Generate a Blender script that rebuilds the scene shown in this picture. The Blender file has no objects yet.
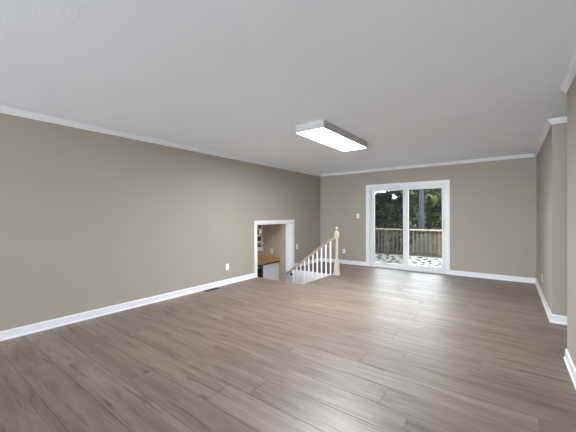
import bpy, bmesh, math, random
from mathutils import Vector, Matrix
S = bpy.context.scene
col = S.collection
rnd = random.Random(7)

# ------------------------------------------------------------------ camera
cam_data = bpy.data.cameras.new('camera')
cam = bpy.data.objects.new('camera', cam_data)
col.objects.link(cam)
cam.rotation_mode = 'QUATERNION'
cam.location = (0, 0, 1.3018)
cam.rotation_quaternion = (Matrix.Rotation(0.63914, 3, 'Z') @ Matrix.Rotation(math.pi/2-0.00326, 3, 'X') @ Matrix.Rotation(-0.0033, 3, 'Z')).to_quaternion()
cam_data.sensor_width = 36
cam_data.lens = 297.07/576*36
cam_data.clip_start = 0.03
S.camera = cam

# ------------------------------------------------------------------ sky, sun, fill lights, exposure
SKY = 13.0
SUN = 7.0
world = bpy.data.worlds.new('sky')
S.world = world
world.use_nodes = True
wn = world.node_tree
wn.nodes.clear()
tcw = wn.nodes.new('ShaderNodeTexCoord')
sepw = wn.nodes.new('ShaderNodeSeparateXYZ')
rw = wn.nodes.new('ShaderNodeValToRGB')
rw.color_ramp.elements[0].position = 0.0
rw.color_ramp.elements[0].color = (0.86, 0.89, 0.92, 1)
rw.color_ramp.elements[1].position = 0.8
rw.color_ramp.elements[1].color = (0.74, 0.85, 1.0, 1)
bgw = wn.nodes.new('ShaderNodeBackground')
bgw.inputs['Strength'].default_value = SKY
ow = wn.nodes.new('ShaderNodeOutputWorld')
wn.links.new(tcw.outputs['Generated'], sepw.inputs[0])
wn.links.new(sepw.outputs['Z'], rw.inputs[0])
wn.links.new(rw.outputs[0], bgw.inputs['Color'])
wn.links.new(bgw.outputs[0], ow.inputs['Surface'])

def sun_light(energy, direction, color, angle):
    d = bpy.data.lights.new('sun', 'SUN')
    d.energy = energy; d.color = color; d.angle = angle
    o = bpy.data.objects.new('sun', d); col.objects.link(o)
    o.rotation_euler = Vector(direction).to_track_quat('-Z', 'Y').to_euler()
    return o
sun_light(SUN, (-0.62, 0.16, -0.85), (1.0, 0.95, 0.87), 0.02)

def area_light(name, loc, direction, sx, sy, power, color):
    d = bpy.data.lights.new(name, 'AREA')
    d.shape = 'RECTANGLE'; d.size = sx; d.size_y = sy; d.energy = power; d.color = color
    o = bpy.data.objects.new(name, d); col.objects.link(o)
    o.location = loc
    o.rotation_euler = Vector(direction).to_track_quat('-Z', 'Z').to_euler()
    return o
# added fill lights: behind the camera, at the hall's end, in the lower room
area_light('fill_rear', (-1.42, -6.46, 1.05), (0, 1, 0.8), 3.0, 1.6, 580, (0.82, 0.91, 1.0))  # tilted up to brighten the ceiling
area_light('fill_hall', (2.95, 4.18, 1.0), (-1, 0.0, 0.1), 0.8, 1.4, 1.5, (0.86, 0.93, 1.0))
area_light('fill_bar', (-6.9, 3.0, 1.0), (0.75, 0.65, -0.3), 1.0, 0.8, 14, (1.0, 0.97, 0.93))
LAMP = 78.0

vs = S.view_settings
vs.view_transform = 'Standard'
vs.look = 'None'
vs.gamma = 1
vs.use_curve_mapping = False
vs.exposure = 0.13
S.cycles.use_denoising = True
S.cycles.max_bounces = 12
S.cycles.diffuse_bounces = 8
S.cycles.transparent_max_bounces = 16
S.cycles.sample_clamp_indirect = 20

# ------------------------------------------------------------------ materials
def srgb(r, g, b):
    f = lambda c: (c/255/12.92) if c/255 <= 0.04045 else ((c/255+0.055)/1.055)**2.4
    return (f(r), f(g), f(b), 1)

class NT:
    def __init__(self, name):
        self.m = bpy.data.materials.new(name); self.m.use_nodes = True
        self.t = self.m.node_tree; self.t.nodes.clear()
        self.out = self.t.nodes.new('ShaderNodeOutputMaterial')
    def n(self, typ, **kw):
        x = self.t.nodes.new('ShaderNode'+typ)
        for k, v in kw.items():
            if hasattr(x, k): setattr(x, k, v)
            else: x.inputs[k].default_value = v
        return x
    def l(self, a, b): self.t.links.new(a, b)
    def bsdf(self, color=None, rough=0.5, spec=0.5, metal=0.0):
        b = self.n('BsdfPrincipled')
        if color is not None: b.inputs['Base Color'].default_value = color
        b.inputs['Roughness'].default_value = rough
        b.inputs['Specular IOR Level'].default_value = spec
        b.inputs['Metallic'].default_value = metal
        self.l(b.outputs[0], self.out.inputs['Surface'])
        return b
    def math(self, op, a, b=None):
        x = self.n('Math', operation=op)
        for i, v in enumerate((a, b)):
            if v is None: continue
            if isinstance(v, (int, float)): x.inputs[i].default_value = v
            else: self.l(v, x.inputs[i])
        return x.outputs[0]
    def ramp(self, fac, stops):
        r = self.n('ValToRGB')
        while len(r.color_ramp.elements) < len(stops): r.color_ramp.elements.new(0.5)
        for e, (p, c) in zip(r.color_ramp.elements, stops): e.position = p; e.color = c
        self.l(fac, r.inputs[0]); return r.outputs[0]
    def mix(self, fac, a, b, mode='MIX'):
        x = self.n('Mix', data_type='RGBA', blend_type=mode)
        if isinstance(fac, (int, float)): x.inputs[0].default_value = fac
        else: self.l(fac, x.inputs[0])
        for i, v in ((6, a), (7, b)):
            if isinstance(v, tuple): x.inputs[i].default_value = v
            else: self.l(v, x.inputs[i])
        return x.outputs[2]
    def bump(self, b, h, strength, dist):
        x = self.n('Bump'); x.inputs['Strength'].default_value = strength; x.inputs['Distance'].default_value = dist
        self.l(h, x.inputs['Height']); self.l(x.outputs[0], b.inputs['Normal'])

def paint(name, color, rough, scale, strength, dist, var=0.03, spec=0.3):
    t = NT(name); b = t.bsdf(color, rough, spec)
    tc = t.n('TexCoord')
    n = t.n('TexNoise', Scale=scale, Detail=3.0); t.l(tc.outputs['Object'], n.inputs['Vector'])
    n2 = t.n('TexNoise', Scale=0.9, Detail=2.0); t.l(tc.outputs['Object'], n2.inputs['Vector'])
    lo = tuple(c*(1-var) for c in color[:3])+(1,); hi = tuple(min(1, c*(1+var)) for c in color[:3])+(1,)
    t.l(t.mix(n2.outputs[0], lo, hi), b.inputs['Base Color'])
    t.bump(b, n.outputs[0], strength, dist)
    return t.m

def plain(name, color, rough=0.4, spec=0.4, metal=0.0, scale=60, var=0.05):
    t = NT(name); b = t.bsdf(color, rough, spec, metal)
    tc = t.n('TexCoord'); n = t.n('TexNoise', Scale=scale, Detail=2.0); t.l(tc.outputs['Object'], n.inputs['Vector'])
    lo = tuple(c*(1-var) for c in color[:3])+(1,); hi = tuple(min(1, c*(1+var)) for c in color[:3])+(1,)
    t.l(t.mix(n.outputs[0], lo, hi), b.inputs['Base Color'])
    return t.m

def wood(name, c_lo, c_hi, stretch=(1, 12, 12), rough=0.45, scale=6.0):
    t = NT(name); b = t.bsdf(c_lo, rough, 0.4)
    tc = t.n('TexCoord'); mp = t.n('Mapping'); mp.inputs['Scale'].default_value = stretch
    t.l(tc.outputs['Object'], mp.inputs['Vector'])
    n = t.n('TexNoise', Scale=scale, Detail=5.0, Roughness=0.6); t.l(mp.outputs[0], n.inputs['Vector'])
    t.l(t.ramp(n.outputs[0], [(0.3, c_lo), (0.7, c_hi)]), b.inputs['Base Color'])
    t.bump(b, n.outputs[0], 0.15, 0.002)
    return t.m

M = {}
M['wall'] = paint('taupe_wall_paint', srgb(164, 154, 143), 0.75, 140, 0.12, 0.002)
M['bar_wall'] = paint('tan_wall_paint', srgb(186, 170, 155), 0.75, 140, 0.12, 0.002)
M['ceiling'] = paint('white_textured_ceiling', srgb(240, 245, 252), 0.9, 55, 0.3, 0.004, 0.02, 0.15)
M['trim'] = paint('white_semigloss_trim', srgb(226, 226, 231), 0.35, 30, 0.02, 0.001, 0.01, 0.4)
M['white_plastic'] = plain('white_plastic', srgb(240, 240, 240), 0.35)
M['socket'] = plain('socket_plastic', srgb(205, 203, 200), 0.4)
M['handle'] = plain('grey_handle_plastic', srgb(176, 178, 182), 0.4)
M['vinyl'] = plain('white_vinyl_frame', srgb(216, 217, 219), 0.35)
M['lamp_housing'] = plain('white_enamel_housing', srgb(186, 186, 186), 0.45)
M['pine'] = wood('pale_unfinished_wood', srgb(186, 168, 151), srgb(203, 187, 171), (14, 14, 1.5))
M['oak_rail'] = wood('light_oak_rail', srgb(168, 142, 118), srgb(192, 168, 144), (2, 14, 14))
M['baluster'] = plain('white_baluster_paint', srgb(240, 240, 243), 0.4)
M['black_metal'] = plain('black_metal', srgb(22, 21, 22), 0.4, 0.5, 0.3)
M['vent_metal'] = plain('dark_bronze_metal', srgb(44, 36, 31), 0.45, 0.4, 0.4)
M['butcher'] = wood('butcher_block', srgb(176, 132, 84), srgb(206, 166, 116), (1.5, 16, 10), 0.35)
M['butcher_edge_shade'] = wood('shaded_counter_edge', srgb(96, 54, 36), srgb(120, 72, 48), (10, 1.5, 10), 0.4)  # shade on the counter's end edge, put into a darker brown
M['cabinet'] = plain('grey_white_cabinet_paint', srgb(214, 217, 224), 0.4)
M['fridge'] = plain('black_appliance', srgb(58, 56, 54), 0.35)
M['fridge_glass'] = plain('dark_appliance_glass', srgb(44, 44, 45), 0.12, 0.6)
M['steel'] = plain('brushed_steel', srgb(150, 150, 150), 0.35, 0.5, 0.8)
M['tile'] = plain('lower_floor_covering', srgb(140, 122, 105), 0.5)
M['deck'] = None

def glass_mat(name, tint, refl):
    t = NT(name)
    tr = t.n('BsdfTransparent'); tr.inputs[0].default_value = tint
    gl = t.n('BsdfGlossy'); gl.inputs['Roughness'].default_value = 0.02
    fr = t.n('Fresnel'); fr.inputs[0].default_value = refl
    mx = t.n('MixShader')
    t.l(fr.outputs[0], mx.inputs[0]); t.l(tr.outputs[0], mx.inputs[1]); t.l(gl.outputs[0], mx.inputs[2])
    t.l(mx.outputs[0], t.out.inputs['Surface'])
    return t.m
M['glass'] = glass_mat('clear_glazing', (0.95, 0.97, 0.96, 1), 1.35)
def screen_mat():
    t = NT('charcoal_insect_mesh')
    tr = t.n('BsdfTransparent'); df = t.n('BsdfDiffuse'); df.inputs[0].default_value = srgb(40, 42, 43)
    mx = t.n('MixShader'); mx.inputs[0].default_value = 0.26
    t.l(tr.outputs[0], mx.inputs[1]); t.l(df.outputs[0], mx.inputs[2]); t.l(mx.outputs[0], t.out.inputs['Surface'])
    return t.m
M['screen'] = screen_mat()
def lamp_mat():
    t = NT('lit_acrylic_diffuser')
    e = t.n('Emission'); e.inputs['Color'].default_value = (0.91, 0.965, 1.0, 1); e.inputs['Strength'].default_value = LAMP
    t.l(e.outputs[0], t.out.inputs['Surface']); return t.m
M['diffuser'] = lamp_mat()

def floor_mat():
    t = NT('grey_brown_plank_floor')
    b = t.bsdf(None, 0.36, 0.62)
    tc = t.n('TexCoord')
    at = t.n('Attribute', attribute_name='plank_random')
    sp = t.n('SeparateColor'); t.l(at.outputs['Color'], sp.inputs[0])
    cb = t.n('CombineXYZ'); t.l(t.math('MULTIPLY', sp.outputs[0], 37.0), cb.inputs[0]); t.l(t.math('MULTIPLY', sp.outputs[1], 53.0), cb.inputs[1])
    t.l(t.math('MULTIPLY', sp.outputs[2], 19.0), cb.inputs[2])
    ad = t.n('VectorMath', operation='ADD'); t.l(tc.outputs['Object'], ad.inputs[0]); t.l(cb.outputs[0], ad.inputs[1])
    m1 = t.n('Mapping'); m1.inputs['Scale'].default_value = (1.1, 9.0, 1.0); t.l(ad.outputs[0], m1.inputs['Vector'])
    n1 = t.n('TexNoise', Scale=1.3, Detail=3.0, Roughness=0.55, Distortion=0.35); t.l(m1.outputs[0], n1.inputs['Vector'])
    m2 = t.n('Mapping'); m2.inputs['Scale'].default_value = (2.0, 46.0, 1.0); t.l(ad.outputs[0], m2.inputs['Vector'])
    n2 = t.n('TexNoise', Scale=2.0, Detail=4.0, Roughness=0.65, Distortion=0.2); t.l(m2.outputs[0], n2.inputs['Vector'])
    m3 = t.n('Mapping'); m3.inputs['Scale'].default_value = (1.2, 15.0, 1.0); t.l(ad.outputs[0], m3.inputs['Vector'])
    n3 = t.n('TexNoise', Scale=1.7, Detail=3.0, Roughness=0.5, Distortion=0.5); t.l(m3.outputs[0], n3.inputs['Vector'])
    base = t.ramp(n1.outputs[0], [(0.28, srgb(123, 108, 97)), (0.5, srgb(144, 129, 117)), (0.75, srgb(160, 146, 135))])
    grain = t.ramp(n2.outputs[0], [(0.3, srgb(220, 214, 209)), (0.65, srgb(255, 255, 255))])
    c = t.mix(1.0, base, grain, 'MULTIPLY')
    knots = t.ramp(n3.outputs[0], [(0.59, (0, 0, 0, 1)), (0.70, (1, 1, 1, 1))])
    c = t.mix(t.math('MULTIPLY', knots, 0.72), c, srgb(78, 62, 52))
    tone = t.ramp(sp.outputs[0], [(0.0, srgb(226, 222, 219)), (1.0, srgb(255, 255, 255))])
    c = t.mix(1.0, c, tone, 'MULTIPLY')
    t.l(c, b.inputs['Base Color'])
    t.l(t.math('ADD', t.math('MULTIPLY', n2.outputs[0], 0.10), 0.37), b.inputs['Roughness'])
    t.bump(b, n2.outputs[0], 0.10, 0.001)
    return t.m
M['floor'] = floor_mat()
M['gap'] = plain('dark_plank_seam', srgb(92, 80, 70), 0.8)

def deck_mat(name, stretch, lo, hi):
    t = NT(name); b = t.bsdf(None, 0.85, 0.2)
    tc = t.n('TexCoord'); mp = t.n('Mapping'); mp.inputs['Scale'].default_value = stretch
    t.l(tc.outputs['Object'], mp.inputs['Vector'])
    n = t.n('TexNoise', Scale=3.0, Detail=4.0); t.l(mp.outputs[0], n.inputs['Vector'])
    t.l(t.ramp(n.outputs[0], [(0.3, lo), (0.7, hi)]), b.inputs['Base Color'])
    return t.m
def outd(r, g, b): return tuple(c*0.72 for c in srgb(r, g, b)[:3])+(1,)
M['deck'] = deck_mat('pale_weathered_decking', (1, 14, 1), outd(88, 84, 78), outd(126, 121, 113))
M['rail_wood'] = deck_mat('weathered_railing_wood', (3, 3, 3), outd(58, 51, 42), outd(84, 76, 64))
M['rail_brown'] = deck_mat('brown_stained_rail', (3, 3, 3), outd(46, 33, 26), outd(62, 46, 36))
M['rail_cap'] = deck_mat('sunlit_railing_cap', (2, 8, 8), outd(122, 108, 90), outd(142, 129, 111))  # the cap's sunlit brightness is put into this paler colour
M['new_wood'] = deck_mat('fresh_yellow_lumber', (8, 8, 2), outd(94, 72, 44), outd(108, 86, 55))
def ground_mat():
    t = NT('leaf_litter_ground'); b = t.bsdf(None, 1.0, 0.1)
    tc = t.n('TexCoord'); n = t.n('TexNoise', Scale=1.5, Detail=8.0, Roughness=0.75); t.l(tc.outputs['Object'], n.inputs['Vector'])
    t.l(t.ramp(n.outputs[0], [(0.35, outd(14, 13, 8)), (0.52, outd(29, 28, 18)), (0.66, outd(46, 44, 30))]), b.inputs['Base Color'])
    t.bump(b, n.outputs[0], 0.6, 0.1)
    return t.m
M['ground'] = ground_mat()
def leaf_mat(name, stops):
    t = NT(name)
    at = t.n('Attribute', attribute_name='leaf_random')
    sp = t.n('SeparateColor'); t.l(at.outputs['Color'], sp.inputs[0])
    c = t.ramp(sp.outputs[0], stops)
    d = t.n('BsdfPrincipled'); d.inputs['Roughness'].default_value = 0.7; d.inputs['Specular IOR Level'].default_value = 0.1; t.l(c, d.inputs['Base Color'])
    tl = t.n('BsdfTranslucent'); t.l(c, tl.inputs[0])
    mx = t.n('MixShader'); mx.inputs[0].default_value = 0.35
    t.l(d.outputs[0], mx.inputs[1]); t.l(tl.outputs[0], mx.inputs[2]); t.l(mx.outputs[0], t.out.inputs['Surface'])
    return t.m
M['leaf_dark'] = leaf_mat('dark_evergreen_leaves', [(0, outd(16, 22, 16)), (0.6, outd(34, 44, 31)), (1, outd(54, 62, 46))])
M['leaf_mid'] = leaf_mat('green_leaves', [(0, outd(20, 28, 17)), (0.55, outd(60, 77, 42)), (1, outd(124, 138, 80))])
M['leaf_bright'] = leaf_mat('yellow_green_leaves', [(0, outd(26, 36, 18)), (0.5, outd(84, 98, 52)), (1, outd(164, 170, 104))])
def bark(name, lo, hi):
    t = NT(name); b = t.bsdf(None, 0.95, 0.1)
    tc = t.n('TexCoord'); mp = t.n('Mapping'); mp.inputs['Scale'].default_value = (7, 7, 2.2)
    t.l(tc.outputs['Object'], mp.inputs['Vector'])
    n = t.n('TexNoise', Scale=2.0, Detail=5.0, Roughness=0.7); t.l(mp.outputs[0], n.inputs['Vector'])
    t.l(t.ramp(n.outputs[0], [(0.32, lo), (0.68, hi)]), b.inputs['Base Color'])
    t.bump(b, n.outputs[0], 0.7, 0.04)
    return t.m
M['bark_grey'] = bark('blue_grey_bark', outd(22, 23, 29), outd(56, 58, 68))
M['bark_dark'] = bark('dark_bark', outd(6, 6, 8), outd(18, 17, 19))
M['dry_leaf'] = plain('dry_brown_leaf', outd(34, 25, 19), 0.8)

# ------------------------------------------------------------------ mesh helpers
def new(): return bmesh.new()
def box(bm, lo, hi, bevel=0.0):
    r = bmesh.ops.create_cube(bm, size=1.0)
    vs_ = r['verts']
    for v in vs_:
        v.co = Vector([lo[i]+(v.co[i]+0.5)*(hi[i]-lo[i]) for i in range(3)])
    if bevel:
        es = list({e for v in vs_ for e in v.link_edges})
        bmesh.ops.bevel(bm, geom=es, offset=bevel, segments=2, affect='EDGES', profile=0.6)
    return bm
def lathe(bm, prof, center=(0, 0, 0), seg=20):
    rings = []
    for r, z in prof:
        rings.append([bm.verts.new((center[0]+r*math.cos(2*math.pi*k/seg), center[1]+r*math.sin(2*math.pi*k/seg), center[2]+z)) for k in range(seg)])
    for a, b in zip(rings, rings[1:]):
        for k in range(seg): bm.faces.new((a[k], a[(k+1) % seg], b[(k+1) % seg], b[k]))
    bm.faces.new(list(reversed(rings[0]))); bm.faces.new(rings[-1])
    return bm
def tube(bm, pts, rad, seg=10):
    rings = []
    for i, p in enumerate(pts):
        p = Vector(p)
        d = (Vector(pts[min(i+1, len(pts)-1)])-Vector(pts[max(i-1, 0)])).normalized()
        a = d.orthogonal().normalized() if i == 0 else (rings_a - d*rings_a.dot(d)).normalized()
        rings_a = a
        b = d.cross(a); r = rad[i] if isinstance(rad, (list, tuple)) else rad
        rings.append([bm.verts.new(p+(a*math.cos(2*math.pi*k/seg)+b*math.sin(2*math.pi*k/seg))*r) for k in range(seg)])
    for a, b in zip(rings, rings[1:]):
        for k in range(seg): bm.faces.new((a[k], a[(k+1) % seg], b[(k+1) % seg], b[k]))
    bm.faces.new(list(reversed(rings[0]))); bm.faces.new(rings[-1])
    return bm
def sweep(bm, prof, p0, p1, out, up=Vector((0, 0, 1)), m0=0.0, m1=0.0):
    """profile of (outwards, up) points run from p0 to p1; m0 and m1 lengthen each end in proportion to 'outwards' (mitres)"""
    p0 = Vector(p0); p1 = Vector(p1); out = Vector(out); d = (p1-p0).normalized()
    A = [bm.verts.new(p0+out*u+up*v-d*(m0*u)) for u, v in prof]
    B = [bm.verts.new(p1+out*u+up*v+d*(m1*u)) for u, v in prof]
    n = len(prof)
    for k in range(n): bm.faces.new((A[k], A[(k+1) % n], B[(k+1) % n], B[k]))
    bm.faces.new(list(reversed(A))); bm.faces.new(B)
    return bm
def finish(bm):
    bmesh.ops.recalc_face_normals(bm, faces=bm.faces)
def obj(name, bm, mat, parent=None, smooth=False, **props):
    finish(bm)
    me = bpy.data.meshes.new(name); bm.to_mesh(me); bm.free()
    for m in (mat if isinstance(mat, list) else [mat]): me.materials.append(m)
    if smooth:
        for p in me.polygons: p.use_smooth = True
        try: me.set_sharp_from_angle(angle=math.radians(40))
        except Exception: pass
    o = bpy.data.objects.new(name, me); col.objects.link(o)
    if parent is not None: o.parent = parent
    for k, v in props.items(): o[k] = v
    return o
def struct(name, bm, mat, **kw): return obj(name, bm, mat, None, kind='structure', **kw)
def thing(name, label, cat, loc=(0, 0, 0), group=None, rotz=0.0, kind=None):
    o = bpy.data.objects.new(name, None); col.objects.link(o)
    o.location = loc; o.rotation_euler = (0, 0, rotz); o.empty_display_size = 0.1
    o['label'] = label; o['category'] = cat
    if group: o['group'] = group
    if kind: o['kind'] = kind
    return o
def dup(root, loc, rotz, label):
    r = root.copy(); col.objects.link(r); r.location = loc; r.rotation_euler = (0, 0, rotz); r['label'] = label
    for ch in list(root.children):
        c = ch.copy(); col.objects.link(c); c.parent = r
        for g in list(ch.children):
            d = g.copy(); col.objects.link(d); d.parent = c
    return r

# ------------------------------------------------------------------ the room's measures
XL, XR, YB, YR = -4.258, 0.418, 7.255, -6.5
H = 2.44
WT = 0.168
D0, D1, DH = 4.625, 5.878, 1.108          # stair doorway in the left wall
ZL = -0.93                              # lower floor
SX, S0, S1 = -3.10, 4.635, 5.815          # stairwell
HC0, HC1 = 3.61, 4.76                   # hall opening in the right wall
GX0, GX1, GZ = -2.845, -1.095, 1.985      # sliding door opening

# floor: one plank per face group, real seams between them
PW, PLEN, PY = 0.2285, 1.83, 1.556
def build_floor():
    bm = new()
    lay = bm.loops.layers.color.new('plank_random')
    joints = {0: -1.525, 2: -0.725, 5: -0.778, 8: -0.55, 6: -0.197, -2: -2.402, 3: 0.150, 4: -1.073, 7: -0.985, -1: -1.72, 1: -2.35}
    r = random.Random(3)
    g = 0.0009
    i = int(math.floor((YR-PY)/PW))
    x_lo, x_hi = XL, 3.0
    while PY+i*PW < YB:
        y0, y1 = max(YR, PY+i*PW), min(YB, PY+(i+1)*PW)
        j = joints.get(i, r.uniform(-1.8, 0))
        s = j-math.ceil((j-x_lo)/PLEN)*PLEN
        while s < x_hi:
            a, b = max(s, x_lo), min(s+PLEN, x_hi)
            s += PLEN
            if b-a < 0.004: continue
            c = (r.random(), r.random(), r.random(), 1)
            cuts = [(a, b, y0, y1)]
            if y1 > S0 and y0 < S1 and a < SX:      # cut the stairwell out
                cuts = []
                if y0 < S0: cuts.append((a, b, y0, S0))
                if y1 > S1: cuts.append((a, b, S1, y1))
                if b > SX: cuts.append((SX, b, max(y0, S0), min(y1, S1)))
            for xa, xb, ya, yb in cuts:
                parts = [(xa, xb, ya, yb)]
                for (xa, xb, ya, yb) in parts:
                    if xb-xa < 0.004 or yb-ya < 0.004: continue
                    # a plank: flat top with a slight eased edge down to the seam
                    e = 0.0010
                    T = [(xa+g+e, ya+g+e, 0), (xb-g-e, ya+g+e, 0), (xb-g-e, yb-g-e, 0), (xa+g+e, yb-g-e, 0)]
                    B = [(xa+g, ya+g, -0.0015), (xb-g, ya+g, -0.0015), (xb-g, yb-g, -0.0015), (xa+g, yb-g, -0.0015)]
                    tv = [bm.verts.new(p) for p in T]; bv = [bm.verts.new(p) for p in B]
                    fs = [bm.faces.new(tv)]
                    for k in range(4): fs.append(bm.faces.new((bv[k], bv[(k+1) % 4], tv[(k+1) % 4], tv[k])))
                    for f in fs:
                        f.material_index = 0
                        for lp in f.loops: lp[lay] = c
        i += 1
    # sub-floor showing in the seams, around the stairwell
    n0 = len(bm.faces)
    for lo, hi in (((XL, YR, -0.12), (3.0, S0, -0.003)), ((XL, S1, -0.12), (3.0, YB, -0.003)), ((SX, S0, -0.12), (3.0, S1, -0.003))):
        box(bm, lo, hi)
    bm.faces.ensure_lookup_table()
    for f in bm.faces[n0:]: f.material_index = 1
    return struct('floor', bm, [M['floor'], M['gap']])
build_floor()

# ceiling
bm = new(); box(bm, (XL-0.2, YR-0.2, H), (3.2, YB+0.2, H+0.2)); struct('ceiling', bm, M['ceiling'])

# left wall with the doorway over the stairs
bm = new()
box(bm, (XL-WT, YR-0.15, -1.0), (XL, D0, H)); box(bm, (XL-WT, D1, -1.0), (XL, YB+0.15, H)); box(bm, (XL-WT, D0, DH), (XL, D1, H))
struct('wall_left', bm, [M['wall']])
# back wall with the sliding door's opening
bm = new()
box(bm, (XL, YB, -0.3), (GX0, YB+0.15, H)); box(bm, (GX1, YB, -0.3), (XR+0.12, YB+0.15, H)); box(bm, (GX0, YB, GZ), (GX1, YB+0.15, H)); box(bm, (GX0, YB, -0.3), (GX1, YB+0.15, -0.001))
struct('wall_back', bm, M['wall'])
# right wall: a far length and a near length, the hall between them
bm = new(); box(bm, (XR, HC1, -0.12), (XR+0.12, YB, H)); box(bm, (XR+0.12, HC1, -0.12), (3.1, HC1+0.12, H)); struct('wall_right_far', bm, M['wall'])
bm = new(); box(bm, (XR, YR, -0.12), (XR+0.12, HC0, H)); box(bm, (XR+0.12, HC0-0.12, -0.12), (3.1, HC0, H)); struct('wall_right_near', bm, M['wall'])
bm = new(); box(bm, (3.0, HC0, -0.12), (3.1, HC1, H)); struct('wall_hall_end', bm, M['wall'])
# rear wall, behind the camera, with a wide window added to let light in
bm = new()
W0, W1, WZ0, WZ1 = -2.95, 0.1, 0.2, 1.95
box(bm, (XL, YR-0.15, -0.12), (W0, YR, H)); box(bm, (W1, YR-0.15, -0.12), (XR+0.12, YR, H)); box(bm, (W0, YR-0.15, WZ1), (W1, YR, H)); box(bm, (W0, YR-0.15, -0.12), (W1, YR, WZ0))
struct('wall_rear', bm, M['wall'])

# crown moulding
CP = [(0, 0), (0.008, 0), (0.011, 0.008), (0.022, 0.022), (0.036, 0.044), (0.044, 0.050), (0.044, 0.06), (0, 0.06)]
CZ = H-0.06
bm = new(); sweep(bm, CP, (XL, YR, CZ), (XL, YB, CZ), (1, 0, 0), m1=-1); struct('trim_1', bm, M['trim'])
bm = new(); sweep(bm, CP, (XL, YB, CZ), (XR, YB, CZ), (0, -1, 0), m0=-1, m1=-1); struct('trim_2', bm, M['trim'])
bm = new(); sweep(bm, CP, (XR, YB, CZ), (XR, HC1, CZ), (-1, 0, 0), m0=-1, m1=1); sweep(bm, CP, (XR, HC1, CZ), (3.0, HC1, CZ), (0, -1, 0), m0=1); struct('trim_3', bm, M['trim'])
bm = new(); sweep(bm, CP, (XR, HC0, CZ), (XR, YR, CZ), (-1, 0, 0), m0=1); sweep(bm, CP, (XR, HC0, CZ), (3.0, HC0, CZ), (0, 1, 0), m0=1); struct('trim_4', bm, M['trim'])
# baseboards with a shoe strip
BP = [(0, 0), (0.022, 0), (0.022, 0.012), (0.016, 0.020), (0.013, 0.022), (0.013, 0.086), (0.008, 0.096), (0, 0.098)]
bm = new(); sweep(bm, BP, (XL, YR, 0), (XL, D0-0.082, 0), (1, 0, 0)); struct('baseboard_left', bm, M['trim'])
bm = new(); sweep(bm, BP, (XL, D1+0.092, 0), (XL, YB, 0), (1, 0, 0), m1=-1); struct('baseboard_left_corner', bm, M['trim'])
bm = new(); sweep(bm, BP, (XL, YB, 0), (GX0-0.075, YB, 0), (0, -1, 0), m0=-1); sweep(bm, BP, (GX1+0.075, YB, 0), (XR, YB, 0), (0, -1, 0), m1=-1); struct('baseboard_back', bm, M['trim'])
bm = new(); sweep(bm, BP, (XR, YB, 0), (XR, HC1, 0), (-1, 0, 0), m0=-1, m1=1); sweep(bm, BP, (XR, HC1, 0), (3.0, HC1, 0), (0, -1, 0), m0=1); struct('baseboard_right_far', bm, M['trim'])
bm = new(); sweep(bm, BP, (XR, HC0, 0), (XR, YR, 0), (-1, 0, 0), m0=1); sweep(bm, BP, (XR, HC0, 0), (3.0, HC0, 0), (0, 1, 0), m0=1); struct('baseboard_right_near', bm, M['trim'])

# doorway casing and jambs
bm = new()
for xs in ((XL, XL+0.018), (XL-WT-0.018, XL-WT)):
    zb = 0.0 if xs[0] > XL-0.01 else ZL
    box(bm, (xs[0], D0-0.082, zb), (xs[1], D0, DH+0.080), 0.004)
    box(bm, (xs[0], D1, ZL if xs[0] < XL-0.01 else 0.0), (xs[1], D1+(0.092 if xs[0] > XL-0.01 else 0.04), DH+0.080), 0.004)
    box(bm, (xs[0], D0, DH), (xs[1], D1, DH+0.080), 0.004)
box(bm, (XL-WT, D0-0.001, ZL), (XL, D0+0.012, DH)); box(bm, (XL-WT, D1-0.012, ZL), (XL, D1+0.001, DH)); box(bm, (XL-WT, D0, DH-0.012), (XL, D1, DH+0.001))
struct('trim_5', bm, M['trim'])

# stairwell: white skirt on the far side, near side panel, end riser
bm = new(); box(bm, (XL, S1-0.003, -1.0), (SX+0.02, D1, -0.004)); struct('wall_stair_far', bm, M['trim'])
bm = new(); box(bm, (XL, S0-0.06, -1.0), (SX+0.02, S0, -0.004)); struct('wall_stair_near', bm, M['trim'])
TR, RI = 0.256, 0.186
bm = new()
for k in range(4):
    x1 = SX-k*TR
    z = -(k+1)*RI
    box(bm, (x1-TR-0.02, S0, z-0.03), (x1, S1, z), 0.004)
    box(bm, (x1-TR, S0, ZL), (x1-TR+0.018, S1, z-0.03))
box(bm, (SX, S0, -1.0), (SX+0.02, S1, -0.004))
struct('floor_steps', bm, M['oak_rail'])

# lower room
BX0, BY0, BYW, BH = -7.2, 1.8, 5.92, 1.55
bm = new(); box(bm, (BX0, BY0, ZL-0.1), (SX, BYW+0.1, ZL)); struct('floor_lower', bm, M['tile'])
bm = new(); box(bm, (BX0-0.1, BY0-0.1, BH), (XL-WT, BYW+0.12, BH+0.1)); struct('ceiling_lower', bm, M['ceiling'])
bm = new()
VX0, VX1, VZ0, VZ1 = -6.10, -5.275, 0.40, 1.25
box(bm, (BX0, BYW, ZL-0.1), (VX0, BYW+0.12, BH)); box(bm, (VX1, BYW, ZL-0.1), (XL-WT, BYW+0.12, BH)); box(bm, (VX0, BYW, VZ1), (VX1, BYW+0.12, BH)); box(bm, (VX0, BYW, ZL-0.1), (VX1, BYW+0.12, VZ0))
struct('wall_lower_back', bm, M['bar_wall'])
bm = new(); box(bm, (BX0-0.12, BY0, ZL-0.1), (BX0, BYW+0.12, BH)); struct('wall_lower_left', bm, M['bar_wall'])
bm = new(); box(bm, (BX0, BY0-0.12, ZL-0.1), (XL-WT, BY0, BH)); struct('wall_lower_front', bm, M['bar_wall'])

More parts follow.
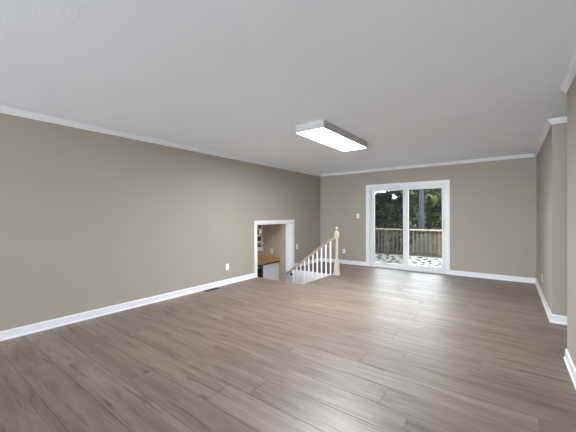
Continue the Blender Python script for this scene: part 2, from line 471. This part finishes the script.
# lower window with white glazing bars
bm = new()
win = struct('window_1', (lambda b: (box(b, (VX0-0.065, BYW-0.018, VZ0-0.05), (VX0, BYW, VZ1+0.06), 0.003), box(b, (VX1, BYW-0.018, VZ0-0.05), (VX1+0.04, BYW, VZ1+0.06), 0.003),
      box(b, (VX0, BYW-0.018, VZ1), (VX1, BYW, VZ1+0.06), 0.003), box(b, (VX0-0.08, BYW-0.04, VZ0-0.05), (VX1+0.07, BYW, VZ0), 0.003)) and b)(bm), M['trim'])
bm = new()
for a, b in (((VX0, VZ0), (VX0+0.04, VZ1)), ((VX1-0.02, VZ0), (VX1, VZ1)), ((VX0, VZ0), (VX1, VZ0+0.03)), ((VX0, VZ1-0.04), (VX1, VZ1))):
    box(bm, (a[0], BYW+0.03, a[1]), (b[0], BYW+0.07, b[1]))
for z in (0.572, 0.745, 0.92, 1.09): box(bm, (VX0, BYW+0.035, z-0.017), (VX1, BYW+0.065, z+0.017))
for x in (-5.57, -5.83): box(bm, (x-0.012, BYW+0.036, VZ0), (x+0.012, BYW+0.064, VZ1))
obj('window_frame', bm, M['trim'], win)
bm = new(); box(bm, (VX0, BYW+0.048, VZ0), (VX1, BYW+0.052, VZ1)); obj('pane', bm, M['glass'], win)
# unseen window added behind the camera as a light source
bm = new()
for a, b in (((W0, WZ0), (W0+0.06, WZ1)), ((W1-0.06, WZ0), (W1, WZ1)), ((W0, WZ0), (W1, WZ0+0.06)), ((W0, WZ1-0.06), (W1, WZ1)), (((W0+W1)/2-0.03, WZ0), ((W0+W1)/2+0.03, WZ1))):
    box(bm, (a[0], YR-0.10, a[1]), (b[0], YR-0.05, b[1]))
win2 = struct('window_added', bm, M['trim'])
bm = new(); box(bm, (W0, YR-0.077, WZ0), (W1, YR-0.073, WZ1)); obj('pane', bm, M['glass'], win2)

# ------------------------------------------------------------------ sliding glass door
bm = new()
box(bm, (GX0-0.07, YB-0.018, 0), (GX0, YB, GZ+0.07), 0.004); box(bm, (GX1, YB-0.018, 0), (GX1+0.07, YB, GZ+0.07), 0.004); box(bm, (GX0, YB-0.018, GZ), (GX1, YB, GZ+0.07), 0.004)
struct('trim_6', bm, M['trim'])
bm = new()
F = 0.045
box(bm, (GX0, YB-0.005, 0), (GX0+F, YB+0.13, GZ), 0.003); box(bm, (GX1-F, YB-0.005, 0), (GX1, YB+0.13, GZ), 0.003)
box(bm, (GX0+F, YB-0.005, GZ-F), (GX1-F, YB+0.13, GZ), 0.003); box(bm, (GX0+F, YB-0.012, 0), (GX1-F, YB+0.14, 0.035), 0.003)
door = struct('door_1', bm, M['vinyl'])
def sash(x0, x1, y, gx0, gx1, z0, z1, label):
    zb, zt = 0.035, GZ-F
    b = new()
    box(b, (x0, y-0.02, zb), (gx0, y+0.02, zt), 0.003); box(b, (gx1, y-0.02, zb), (x1, y+0.02, zt), 0.003)
    box(b, (gx0, y-0.02, zb), (gx1, y+0.02, z0), 0.003); box(b, (gx0, y-0.02, z1), (gx1, y+0.02, zt), 0.003)
    s = obj('sash', b, M['vinyl'], door)
    b = new(); box(b, (gx0, y-0.004, z0), (gx1, y+0.004, z1)); obj('pane', b, M['glass'], s)
    return s
sash(GX0+F, -1.92, YB+0.085, -2.722, -2.024, 0.108, 1.888, 'fixed')
rs = sash(-1.975, GX1-F, YB+0.035, -1.889, -1.184, 0.128, 1.886, 'sliding')
# screen leaf outside the left half
bm = new()
x0, x1, y = GX0+F, -1.92, YB+0.122
box(bm, (x0, y-0.006, 0.036), (x0+0.05, y+0.006, GZ-F)); box(bm, (x1-0.05, y-0.006, 0.036), (x1, y+0.006, GZ-F)); box(bm, (x0, y-0.006, 0.036), (x1, y+0.006, 0.09)); box(bm, (x0, y-0.006, GZ-F-0.05), (x1, y+0.006, GZ-F))
sc = obj('insect_screen', bm, M['vinyl'], door)
bm = new(); box(bm, (x0+0.05, y-0.001, 0.09), (x1-0.05, y+0.001, GZ-F-0.05)); obj('screen_mesh', bm, M['screen'], sc, label='dark see-through insect mesh')
# pull handle on the sliding leaf
bm = new()
hx = -1.135
box(bm, (hx-0.016, YB+0.009, 0.94), (hx+0.016, YB+0.015, 1.19), 0.003)
tube(bm, [(hx, YB+0.012, 0.975), (hx, YB-0.025, 0.985), (hx, YB-0.03, 1.01), (hx, YB-0.03, 1.12), (hx, YB-0.025, 1.145), (hx, YB+0.012, 1.155)], 0.009, 10)
obj('handle', bm, M['handle'], door, smooth=True, label='pale grey pull handle')

# ------------------------------------------------------------------ ceiling light
LX0, LX1, LY0, LY1, LZ = -2.178, -1.772, 3.10, 4.46, 2.343
lamp = thing('ceiling_light', 'long rectangular white box light glowing on the ceiling', 'light', ((LX0+LX1)/2, (LY0+LY1)/2, H))
lo = Vector(lamp.location)
hw, hl = (LX1-LX0)/2, (LY1-LY0)/2
bm = new()
t_ = 0.012
box(bm, (-hw, -hl, LZ-H), (-hw+t_, hl, 0)); box(bm, (hw-t_, -hl, LZ-H), (hw, hl, 0)); box(bm, (-hw+t_, -hl, LZ-H), (hw-t_, -hl+t_, 0)); box(bm, (-hw+t_, hl-t_, LZ-H), (hw-t_, hl, 0)); box(bm, (-hw+t_, -hl+t_, -0.012), (hw-t_, hl-t_, 0))
obj('housing', bm, M['lamp_housing'], lamp)
bm = new(); box(bm, (-hw+0.014, -hl+0.016, LZ-H+0.001), (hw-0.014, hl-0.016, LZ-H+0.011), 0.0006)
obj('diffuser', bm, M['diffuser'], lamp, label='glowing white acrylic diffuser')

# ------------------------------------------------------------------ stair railing
RY = 5.765
rl = thing('stair_railing', 'wooden stair railing with turned newel and white balusters beside the doorway', 'railing', (-2.995, RY+0.03, 0))
O_ = Vector(rl.location)
def rz(x): return 0.806+(x+3.06)*0.7265          # centre line of the handrail
bm = new()
def sq(b, half, z0, z1, bev=0.004): box(b, (-half, -half, z0), (half, half, z1), bev)
sq(bm, 0.064, 0.0, 0.05, 0.006)
sq(bm, 0.045, 0.045, 0.235, 0.006)
lathe(bm, [(0.040, 0.234), (0.042, 0.250), (0.028, 0.264), (0.036, 0.278), (0.036, 0.292), (0.024, 0.315), (0.030, 0.39), (0.032, 0.46), (0.029, 0.62), (0.022, 0.745), (0.031, 0.755), (0.031, 0.768), (0.021, 0.780), (0.034, 0.805), (0.034, 0.812)], seg=20)
sq(bm, 0.040, 0.805, 0.930, 0.006)
lathe(bm, [(0.032, 0.929), (0.034, 0.940), (0.018, 0.954), (0.014, 0.978), (0.019, 0.986), (0.029, 0.998), (0.032, 1.012), (0.028, 1.028), (0.015, 1.039), (0.004, 1.042)], seg=20)
obj('newel_post', bm, M['pine'], rl, smooth=True, label='pale unfinished turned newel post with a ball finial')
bm = new()
x0, x1 = -3.03, -4.33
dirv = Vector((x1-x0, 0, rz(x1)-rz(x0))).normalized()
upv = Vector((-dirv.z, 0, dirv.x)); upv = upv if upv.z > 0 else -upv
prof = [(-0.018, -0.024), (0.018, -0.024), (0.020, -0.008), (0.029, 0.000), (0.029, 0.012), (0.018, 0.023), (-0.018, 0.023), (-0.029, 0.012), (-0.029, 0.000), (-0.020, -0.008)]
sweep(bm, prof, Vector((x0, RY, rz(x0)))-O_, Vector((x1, RY, rz(x1)))-O_, (0, 1, 0), upv)
obj('handrail', bm, M['oak_rail'], rl, smooth=True, label='light oak sloping handrail')
for k in range(10):
    x = -3.130-k*0.1120
    step = int((SX-x)//TR)
    zb = -(step+1)*RI if step < 4 else ZL
    bm = new()
    zt = rz(x)-0.026
    h = 0.0138
    r = box(bm, (x-h-O_.x, RY-h-O_.y, zb), (x+h-O_.x, RY+h-O_.y, zt))
    for v in bm.verts:
        if v.co.z > zb+0.01: v.co.z += (v.co.x+O_.x-x)*0.7265
    es = [e for e in bm.edges if abs(e.verts[0].co.x-e.verts[1].co.x) < 1e-6 and abs(e.verts[0].co.y-e.verts[1].co.y) < 1e-6]
    bmesh.ops.bevel(bm, geom=es, offset=0.004, segments=2, affect='EDGES')
    obj('baluster', bm, M['baluster'], rl)
def bracket(x):
    bm = new()
    z = rz(x)
    a = Vector((x, RY, z-0.03))-O_; w = Vector((x-0.01, S1-0.003, z-0.10))-O_
    tube(bm, [a, a+Vector((0, 0, -0.04)), Vector((w.x, w.y-0.02, w.z)), w], 0.009, 8)
    c0 = Vector((w.x, w.y-0.012, w.z))
    tube(bm, [c0, w], 0.030, 16)
    box(bm, (a.x-0.025, a.y-0.012, a.z-0.004), (a.x+0.025, a.y+0.012, a.z+0.006))
    obj('bracket', bm, M['black_metal'], rl, smooth=True, label='black metal handrail bracket')
bracket(-4.21)

# ------------------------------------------------------------------ bar counter in the lower room
CX1, CYF, CZT = -4.665, 5.305, 0.15
ct = thing('countertop', 'butcher block countertop with backsplash seen through the low doorway', 'countertop', (-5.5, BYW-0.32, CZT-0.04))
bm = new(); box(bm, (-0.95, CYF-(BYW-0.32), 0), (CX1-0.012+5.5, 0.32-0.001, 0.04), 0.003); obj('slab', bm, M['butcher'], ct)
bm = new(); box(bm, (CX1-0.0125+5.5, CYF-(BYW-0.32), 0), (CX1+5.5, 0.319, 0.0385), 0.002); obj('edge_shade_strip', bm, M['butcher_edge_shade'], ct, label='end edge coloured dark brown as if in shade')
bm = new(); box(bm, (-0.95, 0.297, 0.04), (CX1+5.5, 0.3195, 0.125), 0.002); obj('backsplash', bm, M['butcher'], ct)
cb = thing('base_cabinet', 'white end panel cabinet holding up the butcher block counter', 'cabinet', (-5.5, BYW-0.30, ZL))
cy0 = CYF+0.025-(BYW-0.30)
top_ = CZT-0.042-ZL
bm = new(); box(bm, (CX1-0.05+5.5, cy0, 0), (CX1-0.025+5.5, 0.299, top_), 0.002); obj('end_panel', bm, M['cabinet'], cb)
bm = new(); box(bm, (-0.94, cy0+0.02, 0.1), (0.165, 0.299, top_)); box(bm, (-0.94, cy0+0.07, 0), (0.165, 0.299, 0.1)); obj('body', bm, M['cabinet'], cb)
for k in range(2):
    bm = new(); xa = -0.93+k*0.55; box(bm, (xa, cy0, 0.11), (xa+0.54, cy0+0.019, top_-0.01), 0.002)
    d_ = obj('door', bm, M['cabinet'], cb)
    bm = new(); hx_ = xa+(0.47 if k == 0 else 0.07); tube(bm, [(hx_, cy0, 0.70), (hx_, cy0-0.03, 0.70), (hx_, cy0-0.03, 0.85), (hx_, cy0, 0.85)], 0.006, 8); obj('handle', bm, M['steel'], d_)
fr = thing('beverage_fridge', 'dark under-counter fridge beside the white end panel', 'fridge', (-5.02, BYW-0.31, ZL))
fy = CYF+0.04-(BYW-0.31)
bm = new(); box(bm, (-0.31, fy+0.04, 0), (0.30, 0.29, top_-0.005), 0.003); obj('body', bm, M['fridge'], fr)
bm = new(); box(bm, (-0.308, fy, 0.09), (0.298, fy+0.038, top_-0.02), 0.004); dd = obj('door', bm, M['fridge'], fr)
bm = new(); box(bm, (-0.25, fy-0.003, 0.16), (0.24, fy, top_-0.12)); obj('glass_panel', bm, M['fridge_glass'], dd)
bm = new(); tube(bm, [(-0.26, fy, top_-0.065), (-0.26, fy-0.035, top_-0.065), (0.25, fy-0.035, top_-0.065), (0.25, fy, top_-0.065)], 0.008, 8); obj('handle', bm, M['steel'], dd)

# ------------------------------------------------------------------ outlets, switches, floor vents
def plate(name, label, cat, loc, rotz, group, kind):
    """plate built in the XZ plane facing -Y"""
    t = thing(name, label, cat, loc, group, rotz)
    bm = new(); box(bm, (-0.036, -0.006, -0.058), (0.036, 0, 0.058), 0.002); obj('cover_plate', bm, M['white_plastic'], t)
    if kind == 'outlet':
        for z in (-0.020, 0.020):
            bm = new(); lathe(bm, [(0.0165, -0.0085), (0.0165, -0.005)], seg=16)
            bmesh.ops.rotate(bm, verts=bm.verts, matrix=Matrix.Rotation(math.pi/2, 3, 'X'))
            for v in bm.verts: v.co.y = -abs(v.co.y); v.co.z = v.co.z*0.85+z
            for sx in (-0.006, 0.006): box(bm, (sx-0.001, -0.0088, z-0.004), (sx+0.001, -0.008, z+0.005))
            obj('socket', bm, M['socket'], t)
    else:
        bm = new(); box(bm, (-0.0165, -0.0085, -0.033), (0.0165, -0.005, 0.033), 0.0015); obj('rocker', bm, M['socket'], t)
    return t
plate('wall_outlet', 'white outlet low on the left wall before the doorway', 'outlet', (XL, 3.806, 0.328), math.pi/2, 'wall outlets', 'outlet')
plate('wall_outlet', 'white outlet low on the back wall beyond the newel post', 'outlet', (-3.535, YB, 0.335), 0, 'wall outlets', 'outlet')
plate('wall_outlet', 'white outlet low on the right wall before the hall corner', 'outlet', (XR, 6.06, 0.31), -math.pi/2, 'wall outlets', 'outlet')
plate('wall_outlet', 'white outlet in the lower room above the wooden backsplash', 'outlet', (-4.93, BYW, 0.372), 0, 'wall outlets', 'outlet')
plate('light_switch', 'white light switch on the back wall beside the sliding door', 'light switch', (-3.134, YB, 1.271), 0, 'light switches', 'switch')
plate('light_switch', 'white switch plate on the left wall above the stair handrail', 'light switch', (XL, 6.103, 0.508), math.pi/2, 'light switches', 'switch')
def floor_vent(label, loc):
    t = thing('floor_vent', label, 'vent', loc, 'floor vents', 0)
    w, l = 0.05, 0.15
    bm = new()
    for a, b in (((-w, -l), (-w+0.012, l)), ((w-0.012, -l), (w, l)), ((-w+0.012, -l), (w-0.012, -l+0.014)), ((-w+0.012, l-0.014), (w-0.012, l))): box(bm, (a[0], a[1], 0.0005), (b[0], b[1], 0.006), 0.001)
    obj('frame', bm, M['vent_metal'], t)
    bm = new()
    for k in range(14):
        y = -l+0.024+k*(2*l-0.048)/13; box(bm, (-w+0.012, y-0.004, 0.001), (w-0.012, y+0.004, 0.004))
    obj('louvers', bm, M['vent_metal'], t)
    bm = new(); box(bm, (-w+0.01, -l+0.01, 0.0004), (w-0.01, l-0.01, 0.001)); obj('duct_opening', bm, M['black_metal'], t)
    return t
floor_vent('dark metal floor vent along the long left baseboard', (-4.175, 3.37, 0))
floor_vent('dark metal floor vent behind the stair balusters', (-4.17, 6.05, 0))

# ------------------------------------------------------------------ outdoors: ground, deck, railing
def gz(x, y):
    t = max(0.0, min(1.0, (y-11.6)/5.4))
    return -0.95+0.95*t*t*(3-2*t)+0.06*math.sin(x*0.9+y*0.6)
bm = new()
nx, ny = 40, 44
grid = [[bm.verts.new((-34+44*i/nx, 6.6+50*j/ny, gz(-34+44*i/nx, 6.6+50*j/ny))) for i in range(nx+1)] for j in range(ny+1)]
for j in range(ny):
    for i in range(nx): bm.faces.new((grid[j][i], grid[j][i+1], grid[j+1][i+1], grid[j+1][i]))
struct('ground', bm, M['ground'])

DZ, DY0, DY1 = -0.16, YB+0.16, 11.08
bm = new()
y = DY0
while y < DY1-0.05:
    box(bm, (-6.6, y, DZ-0.035), (1.6, y+0.136, DZ), 0.004); y += 0.142
box(bm, (-6.6, DY0, DZ-0.2), (1.6, DY0+0.05, DZ-0.036)); box(bm, (-6.6, DY1-0.1, DZ-0.2), (1.6, DY1-0.05, DZ-0.036))
for x in (-6.5, -4.6, -2.7, -0.8, 1.5):
    box(bm, (x-0.05, DY1-0.2, -1.1), (x+0.05, DY1-0.1, DZ-0.036))
struct('floor_deck', bm, M['deck'])

RYD = 11.0
dr = thing('deck_railing', 'weathered wooden railing with pale cap along the deck edge', 'railing', (-2.6, RYD, DZ))
Q = Vector(dr.location)
def part(name, lo, hi, mat, bev=0.004, **kw):
    bm = new(); box(bm, Vector(lo)-Q, Vector(hi)-Q, bev); return obj(name, bm, mat, dr, **kw)
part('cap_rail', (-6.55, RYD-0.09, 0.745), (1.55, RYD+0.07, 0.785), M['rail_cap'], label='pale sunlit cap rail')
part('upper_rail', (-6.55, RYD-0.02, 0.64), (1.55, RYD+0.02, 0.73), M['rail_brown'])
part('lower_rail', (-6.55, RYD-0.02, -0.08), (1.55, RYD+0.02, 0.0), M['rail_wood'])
for x in (-6.4, -3.63, -0.7, 1.4):
    part('post', (x-0.092, RYD-0.06, DZ+0.001), (x+0.092, RYD+0.04, 0.744), M['rail_wood'])
x = -6.25
while x < 1.5:
    if min(abs(x-p) for p in (-6.4, -3.63, -0.7, 1.4)) > 0.13:
        part('baluster', (x-0.027, RYD-0.065, -0.10), (x+0.027, RYD-0.021, 0.735), M['new_wood'] if abs(x+1.93) < 0.07 else M['rail_wood'], 0.003, **({'label': 'fresh yellow baluster'} if abs(x+1.93) < 0.07 else {}))
    x += 0.137

# fallen leaves on the deck
lf = []
def dry_leaf_mesh():
    bm = new()
    pts = [(0, -0.5), (0.22, -0.2), (0.28, 0.1), (0.15, 0.35), (0, 0.5), (-0.15, 0.35), (-0.28, 0.1), (-0.22, -0.2)]
    top = [bm.verts.new((a, b, 0.9*abs(a)**1.5+0.25*b*b+0.012)) for a, b in pts]
    c = bm.verts.new((0, 0, 0.0+0.012))
    for k in range(8): bm.faces.new((top[k], top[(k+1) % 8], c))
    r = bmesh.ops.solidify(bm, geom=bm.faces[:], thickness=0.02)
    return bm
leaf0 = obj('fallen_leaf', dry_leaf_mesh(), M['dry_leaf'], None, label='dry brown fallen leaf lying on the pale deck boards', category='leaf', group='fallen leaves on the deck')
placed = []
while len(placed) < 110:
    yy = rnd.uniform(7.75, 10.7); xx = -yy*rnd.uniform(0.14, 0.39)
    s = rnd.uniform(0.11, 0.22)
    if any((xx-px)**2+(yy-py)**2 < (0.75*(s+ps))**2 for px, py, ps in placed): continue
    o = leaf0.copy() if placed else leaf0
    if placed: col.objects.link(o)
    placed.append((xx, yy, s))
    o.location = (xx, yy, DZ); o.rotation_euler = (0, 0, rnd.uniform(0, 6.28)); o.scale = (s, s*rnd.uniform(0.9, 1.4), s)

# ------------------------------------------------------------------ trees
def leaves(bm, clumps, n, size, r):
    lay = bm.loops.layers.color.get('leaf_random') or bm.loops.layers.color.new('leaf_random')
    wsum = sum(c[1]**2 for c in clumps)
    for c, rad in clumps:
        tone = r.uniform(-0.22, 0.22)
        for _ in range(max(1, int(n*rad*rad/wsum))):
            d = Vector((r.gauss(0, 1), r.gauss(0, 1), r.gauss(0, 1))).normalized()
            p = c+Vector((d.x*rad, d.y*rad, d.z*rad*0.7))*(r.random()**0.4)
            nrm = (d+Vector((r.uniform(-1, 1), r.uniform(-1, 1), r.uniform(-0.4, 1.2)))).normalized()
            a = nrm.orthogonal().normalized(); a.rotate(Matrix.Rotation(r.uniform(0, 6.28), 3, nrm)); b = nrm.cross(a)
            s = size*r.uniform(0.6, 1.3)
            q = [bm.verts.new(p+a*s), bm.verts.new(p+b*s*0.5+nrm*s*0.15), bm.verts.new(p-a*s), bm.verts.new(p-b*s*0.5+nrm*s*0.15)]
            f1 = bm.faces.new((q[0], q[1], q[2])); f2 = bm.faces.new((q[0], q[2], q[3]))
            t = max(0, min(1, r.random()*0.8+0.1+tone))
            for f in (f1, f2):
                for lp in f.loops: lp[lay] = (t, t, t, 1)
def raw_obj(name, bm, mat, parent):
    me = bpy.data.meshes.new(name); bm.to_mesh(me); bm.free(); me.materials.append(mat)
    o = bpy.data.objects.new(name, me); col.objects.link(o); o.parent = parent; return o
def tree(name, label, cat, x, y, h, r0, z_lo, spread, nclump, nleaf, lsize, leafm, barkm, seed, group, lean=0.0):
    r = random.Random(seed)
    t = thing(name, label, cat, (x, y, gz(x, y)-0.02), group)
    bm = new()
    pts = [(lean*h*(k/6)**1.2+r.uniform(-1, 1)*0.03*k*0.3, r.uniform(-1, 1)*0.03*k*0.3, h*k/6) for k in range(7)]
    tube(bm, pts, [r0*(1.25 if k == 0 else 1-0.11*k) for k in range(7)], 12)
    cl = []
    for k in range(nclump):
        z = r.uniform(z_lo, h*1.02); f = 0.5+0.5*math.sin(math.pi*min(1, max(0.05, (z-z_lo)/(h*1.05-z_lo))))
        a = r.uniform(0, 6.28); d = spread*f*r.uniform(0.25, 1.0)
        c = Vector((lean*z+math.cos(a)*d, math.sin(a)*d, z)); cl.append((c, spread*r.uniform(0.22, 0.42)))
        tube(bm, [(lean*z*0.9, 0, z-0.25*d-0.05), tuple(c*0.55+Vector((lean*z, 0, z))*0.45-Vector((0, 0, 0.1*d))), tuple(c)], [r0*0.28, r0*0.2, r0*0.06], 6)
    obj('trunk', bm, barkm, t, smooth=True)
    bm = new(); leaves(bm, cl, nleaf, lsize, r); raw_obj('foliage', bm, leafm, t)
    return t
G = 'trees beyond the deck'
# the two trunks seen through the sliding leaf
tree('pine_tree', 'tall tree with thick blue-grey trunk beyond the deck railing', 'tree', -3.97, 18.0, 11.0, 0.14, 7.5, 1.6, 9, 700, 0.16, M['leaf_mid'], M['bark_grey'], 11, G)
tree('pine_tree', 'slim dark-trunked tree just beside the thick grey trunk', 'tree', -4.40, 22.3, 11.0, 0.125, 7.5, 1.4, 8, 600, 0.16, M['leaf_mid'], M['bark_dark'], 12, G)
# understory behind the right pane
tree('leafy_tree', 'yellow-green tree standing between the two bare trunks', 'tree', -5.05, 25.5, 5.0, 0.09, 0.7, 1.9, 26, 4200, 0.17, M['leaf_bright'], M['bark_dark'], 21, G)
tree('leafy_tree', 'bright green tree at the right edge of the door glass', 'tree', -3.55, 24.0, 4.9, 0.09, 0.5, 1.7, 26, 4200, 0.16, M['leaf_bright'], M['bark_dark'], 22, G)
tree('leafy_tree', 'green tree rising left of the thick grey trunk', 'tree', -5.75, 22.0, 4.7, 0.09, 0.4, 1.5, 26, 4000, 0.15, M['leaf_mid'], M['bark_dark'], 23, G)
tree('leafy_tree', 'mid green tree hidden mostly behind the door frame', 'tree', -1.4, 23.0, 5.0, 0.1, 0.5, 1.8, 22, 3000, 0.17, M['leaf_mid'], M['bark_dark'], 24, G)
tree('leafy_tree', 'green tree beyond the deck in front of the right wall', 'tree', 1.2, 24.5, 4.6, 0.09, 0.4, 1.7, 22, 2600, 0.17, M['leaf_mid'], M['bark_dark'], 25, G)
tree('leafy_tree', 'yellow-green tree beyond the deck behind the right wall', 'tree', 3.9, 25.5, 4.8, 0.09, 0.4, 1.8, 22, 2600, 0.17, M['leaf_bright'], M['bark_dark'], 26, G)
# darker evergreens behind the screened pane
ev = [(-7.1, 22.5, 2.9, 1.6, 'dark evergreen behind the middle of the sliding door'), (-8.6, 24.0, 2.5, 1.7, 'dark evergreen behind the screened pane near its centre'),
      (-9.7, 23.2, 2.85, 1.7, 'dark evergreen behind the screened pane at its outer edge'), (-11.8, 24.5, 5.2, 1.9, 'dark evergreen farthest along the forest edge, hidden by the wall')]
for k, (x, y, h, s, lb) in enumerate(ev):
    tree('evergreen_tree', lb, 'tree', x, y, h, 0.11, 0.25, s, 30, 4600, 0.16, M['leaf_dark'], M['bark_dark'], 31+k, G)
# a second row farther back
bk = [(-13.5, 33, 3.0, 'dark tree in the far row behind the screened pane'), (-10.5, 34, 2.7, 'dark tree in the far row behind the evergreens'), (-7.6, 33, 6.6, 'tall dark tree in the far row behind the grey trunk'), (-5.0, 34, 6.8, 'tall dark tree in the far row behind the bright tree')]
for k, (x, y, h, lb) in enumerate(bk):
    tree('forest_tree', lb, 'tree', x, y, h, 0.16, 0.4, 2.6, 30, 4600, 0.24, M['leaf_dark'] if k < 2 else M['leaf_mid'], M['bark_dark'], 41+k, G)
# greenery outside the lower window
tree('leafy_tree', 'green tree outside the small lower window', 'tree', -9.0, 10.2, 4.2, 0.08, 0.2, 1.6, 24, 2600, 0.13, M['leaf_mid'], M['bark_dark'], 51, G)
tree('evergreen_tree', 'dense evergreen farther from the small lower window', 'tree', -12.0, 13.2, 4.4, 0.1, 0.2, 1.8, 30, 4600, 0.13, M['leaf_dark'], M['bark_dark'], 52, G)
# low shrubs close behind the deck railing
def shrub(label, x, y, h, w, seed, mat):
    r = random.Random(seed)
    t = thing('evergreen_shrub', label, 'shrub', (x, y, gz(x, y)-0.02), 'shrubs behind the deck railing')
    bm = new(); cl = []
    for k in range(12):
        a = r.uniform(0, 6.28); d = w*r.uniform(0.1, 0.75); z = h*r.uniform(0.25, 0.85)
        c = Vector((math.cos(a)*d, math.sin(a)*d, z)); cl.append((c, w*r.uniform(0.3, 0.5)))
        tube(bm, [(0, 0, 0), tuple(c*0.5+Vector((0, 0, 0.1))), tuple(c)], [0.025, 0.016, 0.006], 6)
    obj('stems', bm, M['bark_dark'], t, smooth=True)
    bm = new(); leaves(bm, cl, 3200, 0.075, r); raw_obj('foliage', bm, mat, t)
shrub('dark shrub behind the left end of the railing seen through the screen', -4.68, 13.1, 1.65, 0.72, 61, M['leaf_dark'])
shrub('dark shrub behind the railing beside the wide railing post', -4.0, 14.6, 1.2, 0.6, 62, M['leaf_dark'])
